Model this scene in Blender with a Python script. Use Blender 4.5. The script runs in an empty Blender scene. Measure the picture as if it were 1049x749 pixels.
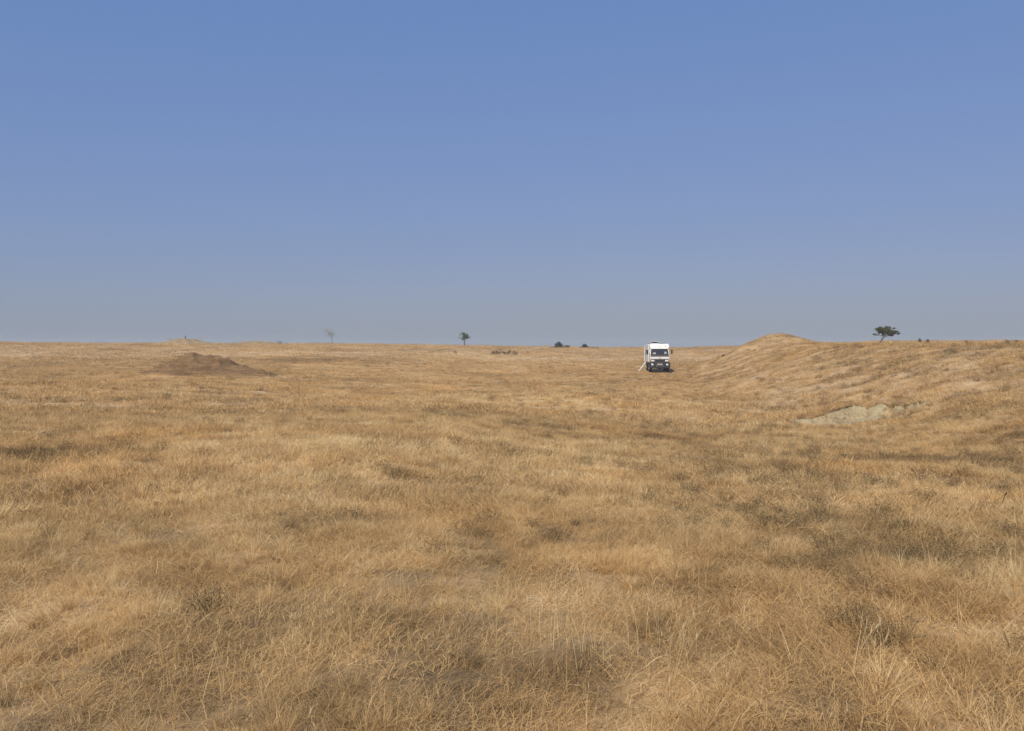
import bpy, bmesh, math, random
import numpy as np
from mathutils import Vector, Matrix
R = math.radians
scene = bpy.context.scene
COL = scene.collection
random.seed(4); rng = np.random.default_rng(11)

# ------------------------------------------------------------------ camera
CAM_Z, F, HZ = 1.6, 873.0, 356.0          # focal length in px for a 1049 px wide frame
cam = bpy.data.cameras.new('camera'); camo = bpy.data.objects.new('camera', cam); COL.objects.link(camo)
cam.sensor_width = 36.0; cam.lens = 36.0 * F / 1049.0
cam.clip_start = 0.05; cam.clip_end = 9000
camo.location = (0, 0, CAM_Z); camo.rotation_euler = (R(90) - math.atan((374.5 - HZ) / F), 0, 0)
scene.camera = camo

# ------------------------------------------------------------------ light
SUN_EL, SUN_AZ = 44.0, 203.0              # azimuth clockwise from +Y (view direction): behind, to the left
w = bpy.data.worlds.new('World'); scene.world = w; w.use_nodes = True
nt = w.node_tree; bg = nt.nodes['Background']
sky = nt.nodes.new('ShaderNodeTexSky'); sky.sky_type = 'NISHITA'; sky.sun_disc = False
sky.sun_elevation = R(SUN_EL); sky.sun_rotation = R(SUN_AZ)
sky.altitude = 0; sky.air_density = 1.0; sky.dust_density = 1.0; sky.ozone_density = 5.0
# dusty dry-season sky: compressed range, then a small channel mix
def wm(op, a, b=None, c=None):
    q = nt.nodes.new('ShaderNodeMath'); q.operation = op
    for i, v in enumerate((a, b, c)):
        if v is None: continue
        if isinstance(v, (int, float)): q.inputs[i].default_value = v
        else: nt.links.new(v, q.inputs[i])
    return q.outputs[0]
sep = nt.nodes.new('ShaderNodeSeparateColor'); comb = nt.nodes.new('ShaderNodeCombineColor'); nt.links.new(sky.outputs[0], sep.inputs[0])
r_, g_, b_ = [wm('SQRT', wm('MULTIPLY', sep.outputs[k], .08)) for k in range(3)]
K = 10.0
nt.links.new(wm('MULTIPLY_ADD', r_, .53 * K, -.019 * K), comb.inputs[0]); nt.links.new(wm('MULTIPLY_ADD', g_, .385 * K, .090 * K), comb.inputs[1])
nt.links.new(wm('MULTIPLY_ADD', b_, .6 * K, wm('MULTIPLY_ADD', r_, -.45 * K, .312 * K)), comb.inputs[2])
nt.links.new(comb.outputs[0], bg.inputs[0]); bg.inputs[1].default_value = 0.1
sun = bpy.data.lights.new('sun', 'SUN'); suno = bpy.data.objects.new('sun', sun); COL.objects.link(suno)
sun.energy = 4.8; sun.angle = R(0.6); sun.color = (1.0, 0.93, 0.82)
sd = Vector((math.sin(R(SUN_AZ)) * math.cos(R(SUN_EL)), math.cos(R(SUN_AZ)) * math.cos(R(SUN_EL)), math.sin(R(SUN_EL))))
suno.rotation_euler = sd.to_track_quat('Z', 'Y').to_euler(); suno.location = sd * 50
vs = scene.view_settings
vs.view_transform = 'Standard'; vs.look = 'None'; vs.exposure = 0.0; vs.gamma = 1.0; vs.use_curve_mapping = False
scene.render.resolution_x = 1024; scene.render.resolution_y = 731

# ------------------------------------------------------------------ noise + terrain
_P = rng.random((256, 256))
def vnoise(x, y):
    xi = np.floor(x).astype(int); yi = np.floor(y).astype(int)
    fx = x - xi; fy = y - yi
    fx = fx * fx * (3 - 2 * fx); fy = fy * fy * (3 - 2 * fy)
    g = lambda a, b: _P[a & 255, b & 255]
    return (g(xi, yi) * (1 - fx) + g(xi + 1, yi) * fx) * (1 - fy) + (g(xi, yi + 1) * (1 - fx) + g(xi + 1, yi + 1) * fx) * fy
def fbm(x, y, o=4):
    s = 0; a = 0.5; t = 0
    for k in range(o):
        s = s + a * vnoise(x * 2 ** k + 17.3 * k, y * 2 ** k + 9.1 * k); t += a; a *= 0.55
    return s / t
def ss(a, b, x):
    t = np.clip((x - a) / (b - a), 0, 1); return t * t * (3 - 2 * t)
def px2x(px, Y): return (px - 524.5) / F * Y

PB = (px2x(866, 30.0), 30.0)   # pale cut
def ground_h(x, y):
    x = np.asarray(x, float); y = np.asarray(y, float)
    r = np.hypot(x, y)
    bl = np.interp(y, [-50, 0, 8, 16, 20, 27, 40, 60, 96, 130], [.2, 0, -.05, -.10, -.20, -.62, -1.18, -1.45, -1.5, -1.25])
    br = np.interp(y, [-50, 0, 6, 12, 20, 30, 45, 60, 96, 130], [.2, 0, -.10, -.36, -.72, -1.04, -1.34, -1.48, -1.5, -1.25])
    base = bl + (br - bl) * ss(-2.5, 2.5, x)
    left = ss(-2, -26, x) * ss(22, 45, y)
    base = base + 0.75 * left
    # far plain rises to the skyline
    a = np.where(y > 1, x / np.maximum(y, 1), np.sign(x) * 9)
    px = 524.5 + a * F
    el = np.interp(px, [-900, 0, 40, 150, 280, 330, 400, 524, 620, 700, 850, 900, 1400],
                       [3.2, 3.6, 2.9, 2.6, 2.3, 2.8, 2.0, 0.0, -1.1, -1.2, 2.6, 5.0, 5.5])
    far = CAM_Z + el / F * np.minimum(r, 330) - 0.0012 * np.maximum(r - 330, 0)
    h = base + (far - base) * ss(75, 215, r)
    # embankment on the right, running away from the camera
    foot = np.interp(y, [-40, 0, 14, 20, 36, 60, 80, 96, 115], [8, 7.5, 8.2, 9.4, 12.2, 14, 16.5, 19.6, 23])
    crest = np.interp(y, [-40, 45, 60, 80, 100, 120], [27.5, 27, 26, 29, 31.5, 33])
    zc = np.interp(y, [-40, 30, 45, 60, 80, 100, 160], [1.70, 1.72, 1.72, 1.70, 1.70, 1.78, 2.1])
    plate = zc + np.maximum(x - crest, 0) * 0.004
    t = np.clip((x - foot) / (crest - foot), 0, 1)
    prof = 0.5 * t * t * (3 - 2 * t) + 0.5 * np.sin(t * math.pi / 2)
    end = 1 - ss(98, 125, y)
    end = np.maximum(end, ss(.27, .37, x / np.maximum(y, 20)) * (1 - ss(180, 330, y)))
    h = h + (np.maximum(plate, h) - h) * prof * end
    h = h + 1.28 * np.exp(-(((x - 30.4) / np.where(x > 30.4, 3.2, 5.2)) ** 2 + ((y - 98) / 7.0) ** 2))
    h = h + 0.10 * np.exp(-(((x - 26.6) / 3.0) ** 2 + ((y - 72) / 5.0) ** 2))
    # swale and little worn hollows
    h = h - 0.32 * np.exp(-(((x - 9.8) / 3.2) ** 2 + ((y - 17) / 7) ** 2))
    h = h - 0.30 * np.exp(-(((x - 5.5) / 2.2) ** 2 + ((y - 27) / 6) ** 2))
    # low scarp where the embankment foot has slumped
    bx, by = PB; sc_ = (y - by) - .35 * np.sin(x * 1.7) - .5 * (fbm(x * 1.3, y * .2, 2) - .5)
    h = h + np.exp(-((x - bx - .3) / 2.0) ** 2) * (.30 * ss(-.30, .20, sc_) * (1 - ss(1.5, 4.5, sc_)) - .12 * np.exp(-((sc_ + .9) / .8) ** 2))
    # relief
    h = h + (fbm(x * .11 + 3, y * .11, 3) - .5) * 0.35 * ss(6, 30, r) * (1 - 0.6 * ss(60, 200, r))
    h = h + (fbm(x * .7, y * .7 + 5, 3) - .5) * 0.20 + (fbm(x * 1.6 + 31, y * 1.6, 2) - .5) * .09
    h = h + (fbm(x * 2.9 + 8, y * 2.9, 2) - .5) * 0.05 * (1 - ss(25, 60, r))
    return h - ground_off
ground_off = 0.0
ground_off = float(ground_h(0.0, 2.0)) * 0.5

# colour tone of the vegetation itself: 0 dark brown dead growth ... 1 pale straw
SPOTS = [  # x, y, rx, ry, delta
    (px2x(850, 7.6), 7.6, .40, 1.2, -.20), (px2x(905, 6.7), 6.7, .5, .35, -.20), (px2x(820, 11), 11, 1.2, 1.2, -.12),
    (px2x(1010, 17.5), 17.5, 2.2, 1.3, -.30), (px2x(640, 24), 24, 3.2, 4.0, -.22), (px2x(700, 21), 21, 2.0, 3, -.15),
    (px2x(15, 13), 13, 1.8, .9, -.30), (px2x(10, 10.2), 10.2, .8, .35, -.32), (px2x(150, 13.5), 13.5, 1.2, .5, -.15),
    (px2x(180, 4.8), 4.8, .35, .3, -.22), (px2x(60, 4.2), 4.2, .3, .25, -.22), (px2x(40, 3.85), 3.85, .35, .12, -.25),
    (px2x(520, 19), 19, 6, 2.5, .16), (px2x(350, 14), 14, 3.5, 2.2, .12), (px2x(250, 9), 9, 1.5, 1.2, .08),
    (px2x(600, 12), 12, 2.5, 3, .06), (px2x(985, 10), 10, 1.4, 2.2, .13), (px2x(300, 70), 70, 8, 5, -.2),
    (px2x(750, 45), 45, 2.5, 6, -.12), (px2x(900, 50), 50, 6, 8, -.06), (px2x(1000, 30), 30, 5, 5, .07),
    (px2x(560, 45), 45, 6, 5, .1), (24, 42, 6, 10, -.16), (20, 27, 5, 6, -.12), (27, 66, 5, 9, -.10), (px2x(385, 150), 150, 8, 8, -.28), (px2x(310, 110), 110, 6, 5, -.2),
]
def tone_f(x, y):
    t = 0.53 + (fbm(x * .05 + 40, y * .035, 3) - .5) * .28 + (fbm(x * .35, y * .22 + 70, 3) - .5) * .16 + (fbm(x * 2.6 + 9, y * 1.7, 4) - .5) * 1.0
    brk = np.clip(-1.9 + 5.2 * fbm(x * 2.6 + 60, y * 2.0, 4), 0, 1.6)
    for (sx, sy, rx, ry, d) in SPOTS:
        t = t + (d if d > 0 else d * brk) * np.exp(-(((x - sx) / rx) ** 2 + ((y - sy) / ry) ** 2))
    return np.clip(t, 0, 1)

# separate raised earth forms: (x, y, rx, ry, height)
MOUNDS = [
    dict(n='earth_mound', x=px2x(204, 72), y=72, rx=4.6, ry=3.6, h=1.7, lab='brown bare earth mound with a broken top in the left middle distance', cat='earth mound'),
    dict(n='earth_mound', x=px2x(240, 71), y=71, rx=3.6, ry=2.6, h=.75, lab='low brown shoulder of earth adjoining the right side of the big left mound', cat='earth mound'),
    dict(n='earth_mound', x=px2x(190, 200), y=200, rx=7.2, ry=5, h=1.35, lab='small skyline mound with a short post on its top', cat='earth mound'),
    dict(n='earth_mound', x=px2x(263, 210), y=210, rx=6.4, ry=5, h=.9, lab='lowest rounded skyline mound between the post mound and the pale tree', cat='earth mound'),
    dict(n='earth_mound', x=px2x(559, 190), y=190, rx=2.6, ry=2.5, h=.65, lab='small brown hump of earth just left of the dark bushes on the skyline', cat='earth mound'),
]
def mound_bump(m, x, y):
    d = np.hypot((x - m['x']) / m['rx'], (y - m['y']) / m['ry'])
    d = d * (1 + .35 * (fbm(x * .5 + 3, y * .5, 2) - .5))
    b = m['h'] * np.clip(1 - d ** 1.6, -.3, 1) * (0.75 + .5 * fbm(x * .9, y * .9 + m['x'], 3))
    return np.where(d < 1.2, b, -.3)
def surf_h(x, y):
    h = ground_h(x, y); add = np.zeros_like(h)
    for m in MOUNDS: add = np.maximum(add, mound_bump(m, x, y))
    return h + add
def gh(x, y): return float(ground_h(np.array([float(x)]), np.array([float(y)]))[0])

# ------------------------------------------------------------------ materials
def new_mat(name):
    m = bpy.data.materials.new(name); m.use_nodes = True
    n = m.node_tree.nodes; l = m.node_tree.links
    return m, n, l, n['Principled BSDF'], n['Material Output']
def node(n, t, **k):
    o = n.new(t)
    for a, b in k.items(): setattr(o, a, b)
    return o
def ramp(n, stops):
    r = n.new('ShaderNodeValToRGB'); e = r.color_ramp.elements
    while len(e) < len(stops): e.new(0.5)
    for i, (p, c) in enumerate(stops): e[i].position = p; e[i].color = (*c, 1)
    return r
STRAW = [(0.0, (.17, .12, .064)), (.22, (.345, .232, .118)), (.5, (.585, .388, .182)), (.75, (.70, .484, .236)), (1.0, (.80, .655, .39))]

def grass_material():
    m, n, l, b, out = new_mat('dry_grass')
    at = node(n, 'ShaderNodeAttribute', attribute_type='INSTANCER', attribute_name='tone')
    geo = n.new('ShaderNodeNewGeometry')
    nz = n.new('ShaderNodeTexNoise'); nz.inputs['Scale'].default_value = 1.3; nz.inputs['Detail'].default_value = 3
    l.new(geo.outputs['Position'], nz.inputs['Vector'])
    def math_(op, a, b_, c=None):
        q = node(n, 'ShaderNodeMath', operation=op)
        for i, v in enumerate((a, b_, c)):
            if v is None: continue
            if isinstance(v, (int, float)): q.inputs[i].default_value = v
            else: l.new(v, q.inputs[i])
        return q.outputs[0]
    t = math_('ADD', at.outputs['Fac'], math_('MULTIPLY', math_('SUBTRACT', geo.outputs['Random Per Island'], .5), .55))
    t = math_('ADD', t, math_('MULTIPLY', math_('SUBTRACT', nz.outputs['Fac'], .5), .35))
    rp = ramp(n, STRAW); l.new(t, rp.inputs[0])
    # hue drift: some clumps redder, some greyer
    nz2 = n.new('ShaderNodeTexNoise'); nz2.inputs['Scale'].default_value = .22; nz2.inputs['Detail'].default_value = 4
    l.new(geo.outputs['Position'], nz2.inputs['Vector'])
    hr = ramp(n, [(.32, (.97, 1.0, 1.0)), (.5, (1, 1, .98)), (.68, (1.05, .98, .88))]); l.new(nz2.outputs['Fac'], hr.inputs[0])
    mx = node(n, 'ShaderNodeMix', data_type='RGBA', blend_type='MULTIPLY'); mx.inputs[0].default_value = 1
    l.new(rp.outputs[0], mx.inputs[6]); l.new(hr.outputs[0], mx.inputs[7])
    d = n.new('ShaderNodeBsdfDiffuse'); tr = n.new('ShaderNodeBsdfTranslucent'); ms = n.new('ShaderNodeMixShader'); ms.inputs[0].default_value = .38
    l.new(mx.outputs[2], d.inputs[0]); l.new(mx.outputs[2], tr.inputs[0]); l.new(d.outputs[0], ms.inputs[1]); l.new(tr.outputs[0], ms.inputs[2])
    l.new(ms.outputs[0], out.inputs[0])
    return m

def ground_material(name, stops, bump=.4, use_tone=True):
    m, n, l, b, out = new_mat(name)
    geo = n.new('ShaderNodeNewGeometry')
    n1 = n.new('ShaderNodeTexNoise'); n1.inputs['Scale'].default_value = .9; n1.inputs['Detail'].default_value = 8; n1.inputs['Roughness'].default_value = .7
    n2 = n.new('ShaderNodeTexNoise'); n2.inputs['Scale'].default_value = 9; n2.inputs['Detail'].default_value = 6; n2.inputs['Roughness'].default_value = .75
    l.new(geo.outputs['Position'], n1.inputs[0]); l.new(geo.outputs['Position'], n2.inputs[0])
    def mad(a, k, c):
        q = node(n, 'ShaderNodeMath', operation='MULTIPLY_ADD'); l.new(a, q.inputs[0]); q.inputs[1].default_value = k
        if isinstance(c, (int, float)): q.inputs[2].default_value = c
        else: l.new(c, q.inputs[2])
        return q.outputs[0]
    if use_tone:
        at = node(n, 'ShaderNodeAttribute', attribute_type='GEOMETRY', attribute_name='tone')
        t = mad(at.outputs['Fac'], 1, -.42)
    else: t = 0.0
    t = mad(n1.outputs['Fac'], .55, t); t = mad(n2.outputs['Fac'], .55, t)
    rp = ramp(n, stops); l.new(t, rp.inputs[0]); l.new(rp.outputs[0], b.inputs['Base Color'])
    b.inputs['Roughness'].default_value = 1; b.inputs['Specular IOR Level'].default_value = .05
    bm_ = n.new('ShaderNodeBump'); bm_.inputs['Strength'].default_value = bump; bm_.inputs['Distance'].default_value = .05
    l.new(n2.outputs['Fac'], bm_.inputs['Height']); l.new(bm_.outputs[0], b.inputs['Normal'])
    return m
def simple(name, col, rough=.6, metal=0, var=.12, scale=4, spec=.4):
    m, n, l, b, out = new_mat(name)
    tc = n.new('ShaderNodeTexCoord'); nz = n.new('ShaderNodeTexNoise'); nz.inputs['Scale'].default_value = scale; nz.inputs['Detail'].default_value = 5
    l.new(tc.outputs['Object'], nz.inputs[0])
    a = tuple(max(0, c * (1 - var)) for c in col); c2 = tuple(min(1, c * (1 + var)) for c in col)
    rp = ramp(n, [(.3, a), (.7, c2)]); l.new(nz.outputs['Fac'], rp.inputs[0]); l.new(rp.outputs[0], b.inputs['Base Color'])
    b.inputs['Roughness'].default_value = rough; b.inputs['Metallic'].default_value = metal; b.inputs['Specular IOR Level'].default_value = spec
    return m
def leaf_mat(name, a, b_):
    m, n, l, b, out = new_mat(name)
    geo = n.new('ShaderNodeNewGeometry'); rp = ramp(n, [(0, a), (1, b_)]); l.new(geo.outputs['Random Per Island'], rp.inputs[0])
    d = n.new('ShaderNodeBsdfDiffuse'); tr = n.new('ShaderNodeBsdfTranslucent'); ms = n.new('ShaderNodeMixShader'); ms.inputs[0].default_value = .3
    l.new(rp.outputs[0], d.inputs[0]); l.new(rp.outputs[0], tr.inputs[0]); l.new(d.outputs[0], ms.inputs[1]); l.new(tr.outputs[0], ms.inputs[2]); l.new(ms.outputs[0], out.inputs[0])
    return m
M = dict(
    grass=grass_material(),
    ground=ground_material('grassland_floor', [(0, (.12, .084, .05)), (.3, (.25, .172, .09)), (.55, (.42, .282, .150)), (.8, (.53, .37, .205)), (1, (.62, .47, .27))]),
    soil=ground_material('brown_earth', [(.30, (.070, .042, .022)), (.5, (.145, .088, .044)), (.75, (.30, .195, .10))], .8, False),
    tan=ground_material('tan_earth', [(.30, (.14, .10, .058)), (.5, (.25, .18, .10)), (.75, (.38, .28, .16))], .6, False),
    pale=ground_material('pale_clay', [(.40, (.15, .105, .06)), (.47, (.27, .205, .12)), (.56, (.35, .285, .17)), (.75, (.45, .38, .24))], .9, False),
    white=simple('white_paint', (.68, .68, .655), .35, 0, .05), cream=simple('white_panel', (.72, .72, .69), .5, 0, .06),
    black=simple('black_plastic', (.02, .02, .021), .55), tyre=simple('tyre_rubber', (.022, .021, .02), .85), steel=simple('grey_steel', (.42, .42, .41), .4, .6),
    glass=simple('dark_glass', (.02, .024, .028), .06, 0, .1, 3, .8), lamp=simple('lamp_glass', (.75, .76, .76), .1, .3, .03), grille=simple('grille_plastic', (.09, .09, .09), .5),
    plate=simple('plate_face', (.36, .36, .33), .5), amber=simple('amber_lens', (.6, .22, .03), .3), curtain_reflection=simple('cloth_reflection_grey', (.30, .31, .33), .8), red=simple('red_lens', (.4, .02, .02), .3),  # one grey for door-window cloth and the painted windscreen reflections
    bark=simple('bark', (.085, .066, .052), .9, 0, .3, 9, .1), leaf=leaf_mat('acacia_leaf', (.055, .060, .018), (.155, .152, .052)),
    darkleaf=leaf_mat('dark_leaf', (.022, .022, .012), (.06, .055, .028)), dry=leaf_mat('dry_shrub_leaf', (.065, .04, .025), (.17, .11, .07)),
    hazedleaf=leaf_mat('hazed_twig', (.20, .19, .145), (.32, .30, .23)), straw=leaf_mat('straw_stem', (.5, .39, .22), (.62, .5, .31)), weed=leaf_mat('weed_leaf', (.095, .070, .036), (.25, .18, .095)),  # far tree's twig colour carries part of the distance haze
)

# ------------------------------------------------------------------ mesh helpers
def link(name, me, mat, parent=None):
    o = bpy.data.objects.new(name, me); COL.objects.link(o)
    if mat: me.materials.append(mat)
    if parent: o.parent = parent
    return o
def np_mesh(name, V, Fq, smooth=False):
    V = np.asarray(V, np.float32); Fq = np.asarray(Fq, np.int32)
    me = bpy.data.meshes.new(name); me.vertices.add(len(V)); me.vertices.foreach_set('co', V.ravel())
    k = Fq.shape[1]; me.loops.add(Fq.size); me.loops.foreach_set('vertex_index', Fq.ravel())
    me.polygons.add(len(Fq)); me.polygons.foreach_set('loop_start', np.arange(0, Fq.size, k, dtype=np.int32))
    if smooth: me.polygons.foreach_set('use_smooth', np.ones(len(Fq), bool))
    me.update(calc_edges=True); me.validate(); return me
def tag(o, label=None, cat=None, group=None, kind=None):
    if label: o['label'] = label
    if cat: o['category'] = cat
    if group: o['group'] = group
    if kind: o['kind'] = kind
    return o
def empty(name, loc, rz=0):
    o = bpy.data.objects.new(name, None); COL.objects.link(o); o.location = loc; o.rotation_euler = (0, 0, rz); o.empty_display_size = .2; return o

# ------------------------------------------------------------------ ground sheet
front = np.arange(-52, 52.01, .3); back = np.arange(54, 306.1, 3)
ang = np.radians(np.concatenate([front, back])); na = len(ang)
rad = np.concatenate([[.25], np.geomspace(.5, 420, 430), np.geomspace(440, 1600, 24)]); nr = len(rad)
A, RR = np.meshgrid(ang, rad); X = RR * np.sin(A); Y = RR * np.cos(A)
Z = ground_h(X, Y)
V = np.stack([X, Y, Z], -1).reshape(-1, 3)
ii, jj = np.meshgrid(np.arange(nr - 1), np.arange(na), indexing='ij'); j2 = (jj + 1) % na
Fq = np.stack([ii * na + jj, (ii + 1) * na + jj, (ii + 1) * na + j2, ii * na + j2], -1).reshape(-1, 4)[:, ::-1]
cidx = len(V); V = np.vstack([V, [[0, 0, gh(0, 0)]]])
me = np_mesh('ground', V, Fq, True)
# near the camera the litter and soil is darkened, painting shade into gaps between tufts, farther off it stands for the sward itself
at = me.attributes.new('tone', 'FLOAT', 'POINT'); at.data.foreach_set('value', (tone_f(V[:, 0], V[:, 1]) - .30 * (1 - ss(14, 45, np.hypot(V[:, 0], V[:, 1])))).astype(np.float32))
tag(link('ground', me, M['ground']), kind='structure')

def patch(name, cx, cy, rx, ry, hf, mat, n=90, smooth=True):
    g = np.linspace(-1, 1, n); U, W = np.meshgrid(g, g)
    k = np.sqrt(1 - .5 * U ** 2); k2 = np.sqrt(1 - .5 * W ** 2); x = cx + rx * U * k2; y = cy + ry * W * k
    z = hf(x, y); V = np.stack([x - cx, y - cy, z - gh(cx, cy)], -1).reshape(-1, 3)
    i, j = np.meshgrid(np.arange(n - 1), np.arange(n - 1), indexing='ij')
    Fq = np.stack([i * n + j, i * n + j + 1, (i + 1) * n + j + 1, (i + 1) * n + j], -1).reshape(-1, 4)
    o = link(name, np_mesh(name, V, Fq, smooth), mat); o.location = (cx, cy, gh(cx, cy)); return o
for m in MOUNDS:
    o = patch('earth_mound', m['x'], m['y'], m['rx'] * 1.25, m['ry'] * 1.25,
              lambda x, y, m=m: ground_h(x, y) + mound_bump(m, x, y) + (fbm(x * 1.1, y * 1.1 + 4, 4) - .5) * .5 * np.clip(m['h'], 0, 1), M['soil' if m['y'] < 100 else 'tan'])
    tag(o, m['lab'], m['cat'], 'low earth mounds on the plain')
# the pale eroded cut at the foot of the embankment
def cut_d(x, y):
    u = (x - PB[0] + .15) / 2.3; v = (y - PB[1] + .1) / .98
    d = np.hypot(u, v) * (1 + .9 * (fbm(x * 1.1 + 2, y * 1.1, 3) - .5) + .9 * (fbm(x * 3.4, y * 2.2 + 40, 3) - .5))
    return d
def cut_h(x, y):
    d = cut_d(x, y); rt = ss(-1.2, .4, x - PB[0])
    z = ground_h(x, y) + .06 + (fbm(x * 3, y * 3, 3) - .5) * (.04 + .10 * rt) - np.abs(fbm(x * 6, y * 3, 2) - .5) * .30 * rt + .06 * rt
    z = np.maximum(z, ground_h(x, y) + .02 + .05 * fbm(x * 5, y * 5, 2))
    return z - .5 * ss(.75, 1.1, d) - .5 * ss(.35, .8, y - PB[1] - .35 * np.sin(x * 1.7))
tag(patch('eroded_bank', PB[0], PB[1], 2.9, 2.2, cut_h, M['pale'], 130), 'pale eroded clay scar at the foot of the grassy embankment on the right', 'earth bank')

# ------------------------------------------------------------------ grass
def blades(n, radius, lmin, lmax, wid, tilt, bend, seg=4, upright=0., tuft=False, spread=1.0, lead=.9):
    r = radius * np.sqrt(rng.random(n)); th = rng.random(n) * 2 * np.pi
    bx, by = r * np.cos(th), r * np.sin(th)
    L = lmin + (lmax - lmin) * rng.random(n) ** 1.6
    az = rng.normal(0, lead, n) * 1.2
    az = np.where(rng.random(n) < .5, rng.random(n) * 6.283, az)
    if tuft: az = th + rng.normal(0, .35, n)
    t0 = np.radians(tilt[0] + (tilt[1] - tilt[0]) * rng.random(n)); bd = np.radians(bend[0] + (bend[1] - bend[0]) * rng.random(n))
    if upright: u = rng.random(n) < upright; t0 = np.where(u, t0 * .35, t0)
    W = wid * (.6 + .8 * rng.random(n)); tw = rng.normal(0, .8, n)
    P = np.stack([bx, by, np.full(n, -.01)], 1); V = np.zeros((n, seg + 1, 2, 3))
    side0 = np.stack([-np.sin(az + tw), np.cos(az + tw), rng.normal(0, .3, n)], 1)
    wig = rng.normal(0, .25, (n, seg + 1))
    for s in range(seg + 1):
        f = s / seg; wv = (W * (1 - f ** 1.5 * .85))[:, None] * side0 * .5
        V[:, s, 0] = P - wv; V[:, s, 1] = P + wv
        t = np.minimum(t0 + bd * f, np.radians(98)); a = az + wig[:, s] * f
        P = P + (L / seg)[:, None] * np.stack([np.sin(t) * np.cos(a), np.sin(t) * np.sin(a), np.cos(t)], 1)
        P[:, 2] = np.maximum(P[:, 2], -.005 + .02 * rng.random(n))
    base = (np.arange(n) * (seg + 1) * 2)[:, None, None]; s = np.arange(seg)[None, :, None] * 2
    Fq = (base + s + np.array([0, 1, 3, 2])[None, None, :]).reshape(-1, 4)
    return V.reshape(-1, 3), Fq
def join(parts):
    Vs, Fs, o = [], [], 0
    for V, F_ in parts: Vs.append(V); Fs.append(F_ + o); o += len(V)
    return np.vstack(Vs), np.vstack(Fs)
protos = []; PR = {}
pcol = bpy.data.collections.new('grass_tufts')
def proto(kind, VF, mat):
    i = len(protos); V, F_ = VF
    me = np_mesh('grass_tuft', V, F_); me.materials.append(mat); o = bpy.data.objects.new('grass_tuft.%03d' % (i + 1), me)
    pcol.objects.link(o); protos.append(o); PR.setdefault(kind, []).append(i)
g = M['grass']
for k in range(8):   # matted near grass
    proto('mat0', join([blades(230, .30, .04, .19, .0026, (35, 85), (5, 80)), blades(45, .30, .06, .17, .0018, (5, 60), (10, 80))]), g)
for k in range(6):   # standing near tussocks
    c = random.uniform(.03, .09)
    proto('tus0', join([blades(150, c, .07, .24, .0022, (4, 60), (10, 80), tuft=True), blades(60, c * 2.2, .05, .14, .002, (30, 80), (10, 40), tuft=True)]), g)
def stalk_set(n, radius, h0, h1, wd):
    parts = [blades(n, radius, h0, h1, wd, (0, 22), (0, 28), seg=5)]
    V, _ = parts[0]; V = V.reshape(n, 6, 2, 3)
    for b_ in range(n):   # feathery seed heads
        tip = V[b_, 5, 0]; dn = V[b_, 3, 0] - tip
        hv, hf = blades(7, .001, .015, .04, wd * 1.1, (10, 60), (0, 30), seg=2, tuft=True)
        hv = hv.reshape(7, -1, 3) + (tip + np.linspace(0, 1, 7)[:, None] * dn * .6)[:, None, :]
        parts.append((hv.reshape(-1, 3), hf))
    return join(parts)
for k in range(5): proto('stalk', stalk_set(7, .12, .16, .36, .0019), g)
for k in range(6): proto('mat1', join([blades(240, .5, .05, .19, .0055, (30, 85), (5, 80), seg=3), blades(40, .5, .07, .20, .004, (5, 50), (10, 60), seg=3)]), g)
for k in range(5): proto('tus1', blades(120, .10, .08, .25, .005, (4, 50), (10, 60), tuft=True, seg=3), g)
for k in range(6): proto('mat2', blades(260, 1.1, .06, .20, .014, (15, 75), (10, 60), seg=2), g)
for k in range(5): proto('tus2', blades(70, .22, .10, .28, .013, (5, 55), (10, 60), tuft=True, seg=2), g)
for k in range(5): proto('mat3', blades(260, 3.2, .10, .26, .045, (15, 70), (10, 50), seg=2), g)
# broad-leaved dark weeds
def weed(n, s):
    parts = [blades(int(n * .5), s * .35, s * .35, s, s * .022, (10, 65), (0, 30), tuft=True, seg=3)]
    P = rng.normal(0, 1, (n * 7, 3)) * np.array([.32, .32, .18]) * s + np.array([0, 0, .35 * s]); P[:, 2] = np.abs(P[:, 2])
    q = rng.normal(0, 1, (len(P), 2, 3)); q /= np.linalg.norm(q, axis=2, keepdims=True); sz = s * .030 * (.5 + rng.random(len(P)))[:, None]
    V = np.stack([P - q[:, 0] * sz, P + q[:, 1] * sz * .5, P + q[:, 0] * sz, P - q[:, 1] * sz * .5], 1).reshape(-1, 3)
    return join(parts + [(V, np.arange(len(V)).reshape(-1, 4))])
wcol = bpy.data.collections.new('weed_plants')
for k in range(6):
    V_, F_ = weed(60, .19); me = np_mesh('weed_plant', V_, F_); me.materials.append(M['weed'])
    wcol.objects.link(bpy.data.objects.new('weed_plant.%03d' % (k + 1), me))

def near_cut(x, y):
    d = cut_d(x, y) + rng.normal(0, .10, len(x)); return (d < .80) & (rng.random(len(x)) < .93) & (y - PB[1] - .35 * np.sin(x * 1.7) < .32) & ~((fbm(x * 2.2, y * 2.2 + 11, 2) > .56) & (y < PB[1] - .1))
def scatter(r0, r1, dens, half_deg, fade=.12, full=False):
    a0 = math.pi if full else R(half_deg); area = a0 * (r1 * r1 - r0 * r0); n = int(area * dens)
    r = np.sqrt(r0 * r0 + (r1 * r1 - r0 * r0) * rng.random(n)); a = (rng.random(n) * 2 - 1) * a0
    # feather the outer edge
    keep = rng.random(n) < np.clip((r1 - r) / (r1 * fade), 0, 1)
    r, a = r[keep], a[keep]; return r * np.sin(a), r * np.cos(a)
pts = []
MB = [(m['x'], m['y'], m['rx'], m['ry']) for m in MOUNDS]
TRUCK = (px2x(675.8, 96), 96.0)
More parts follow.
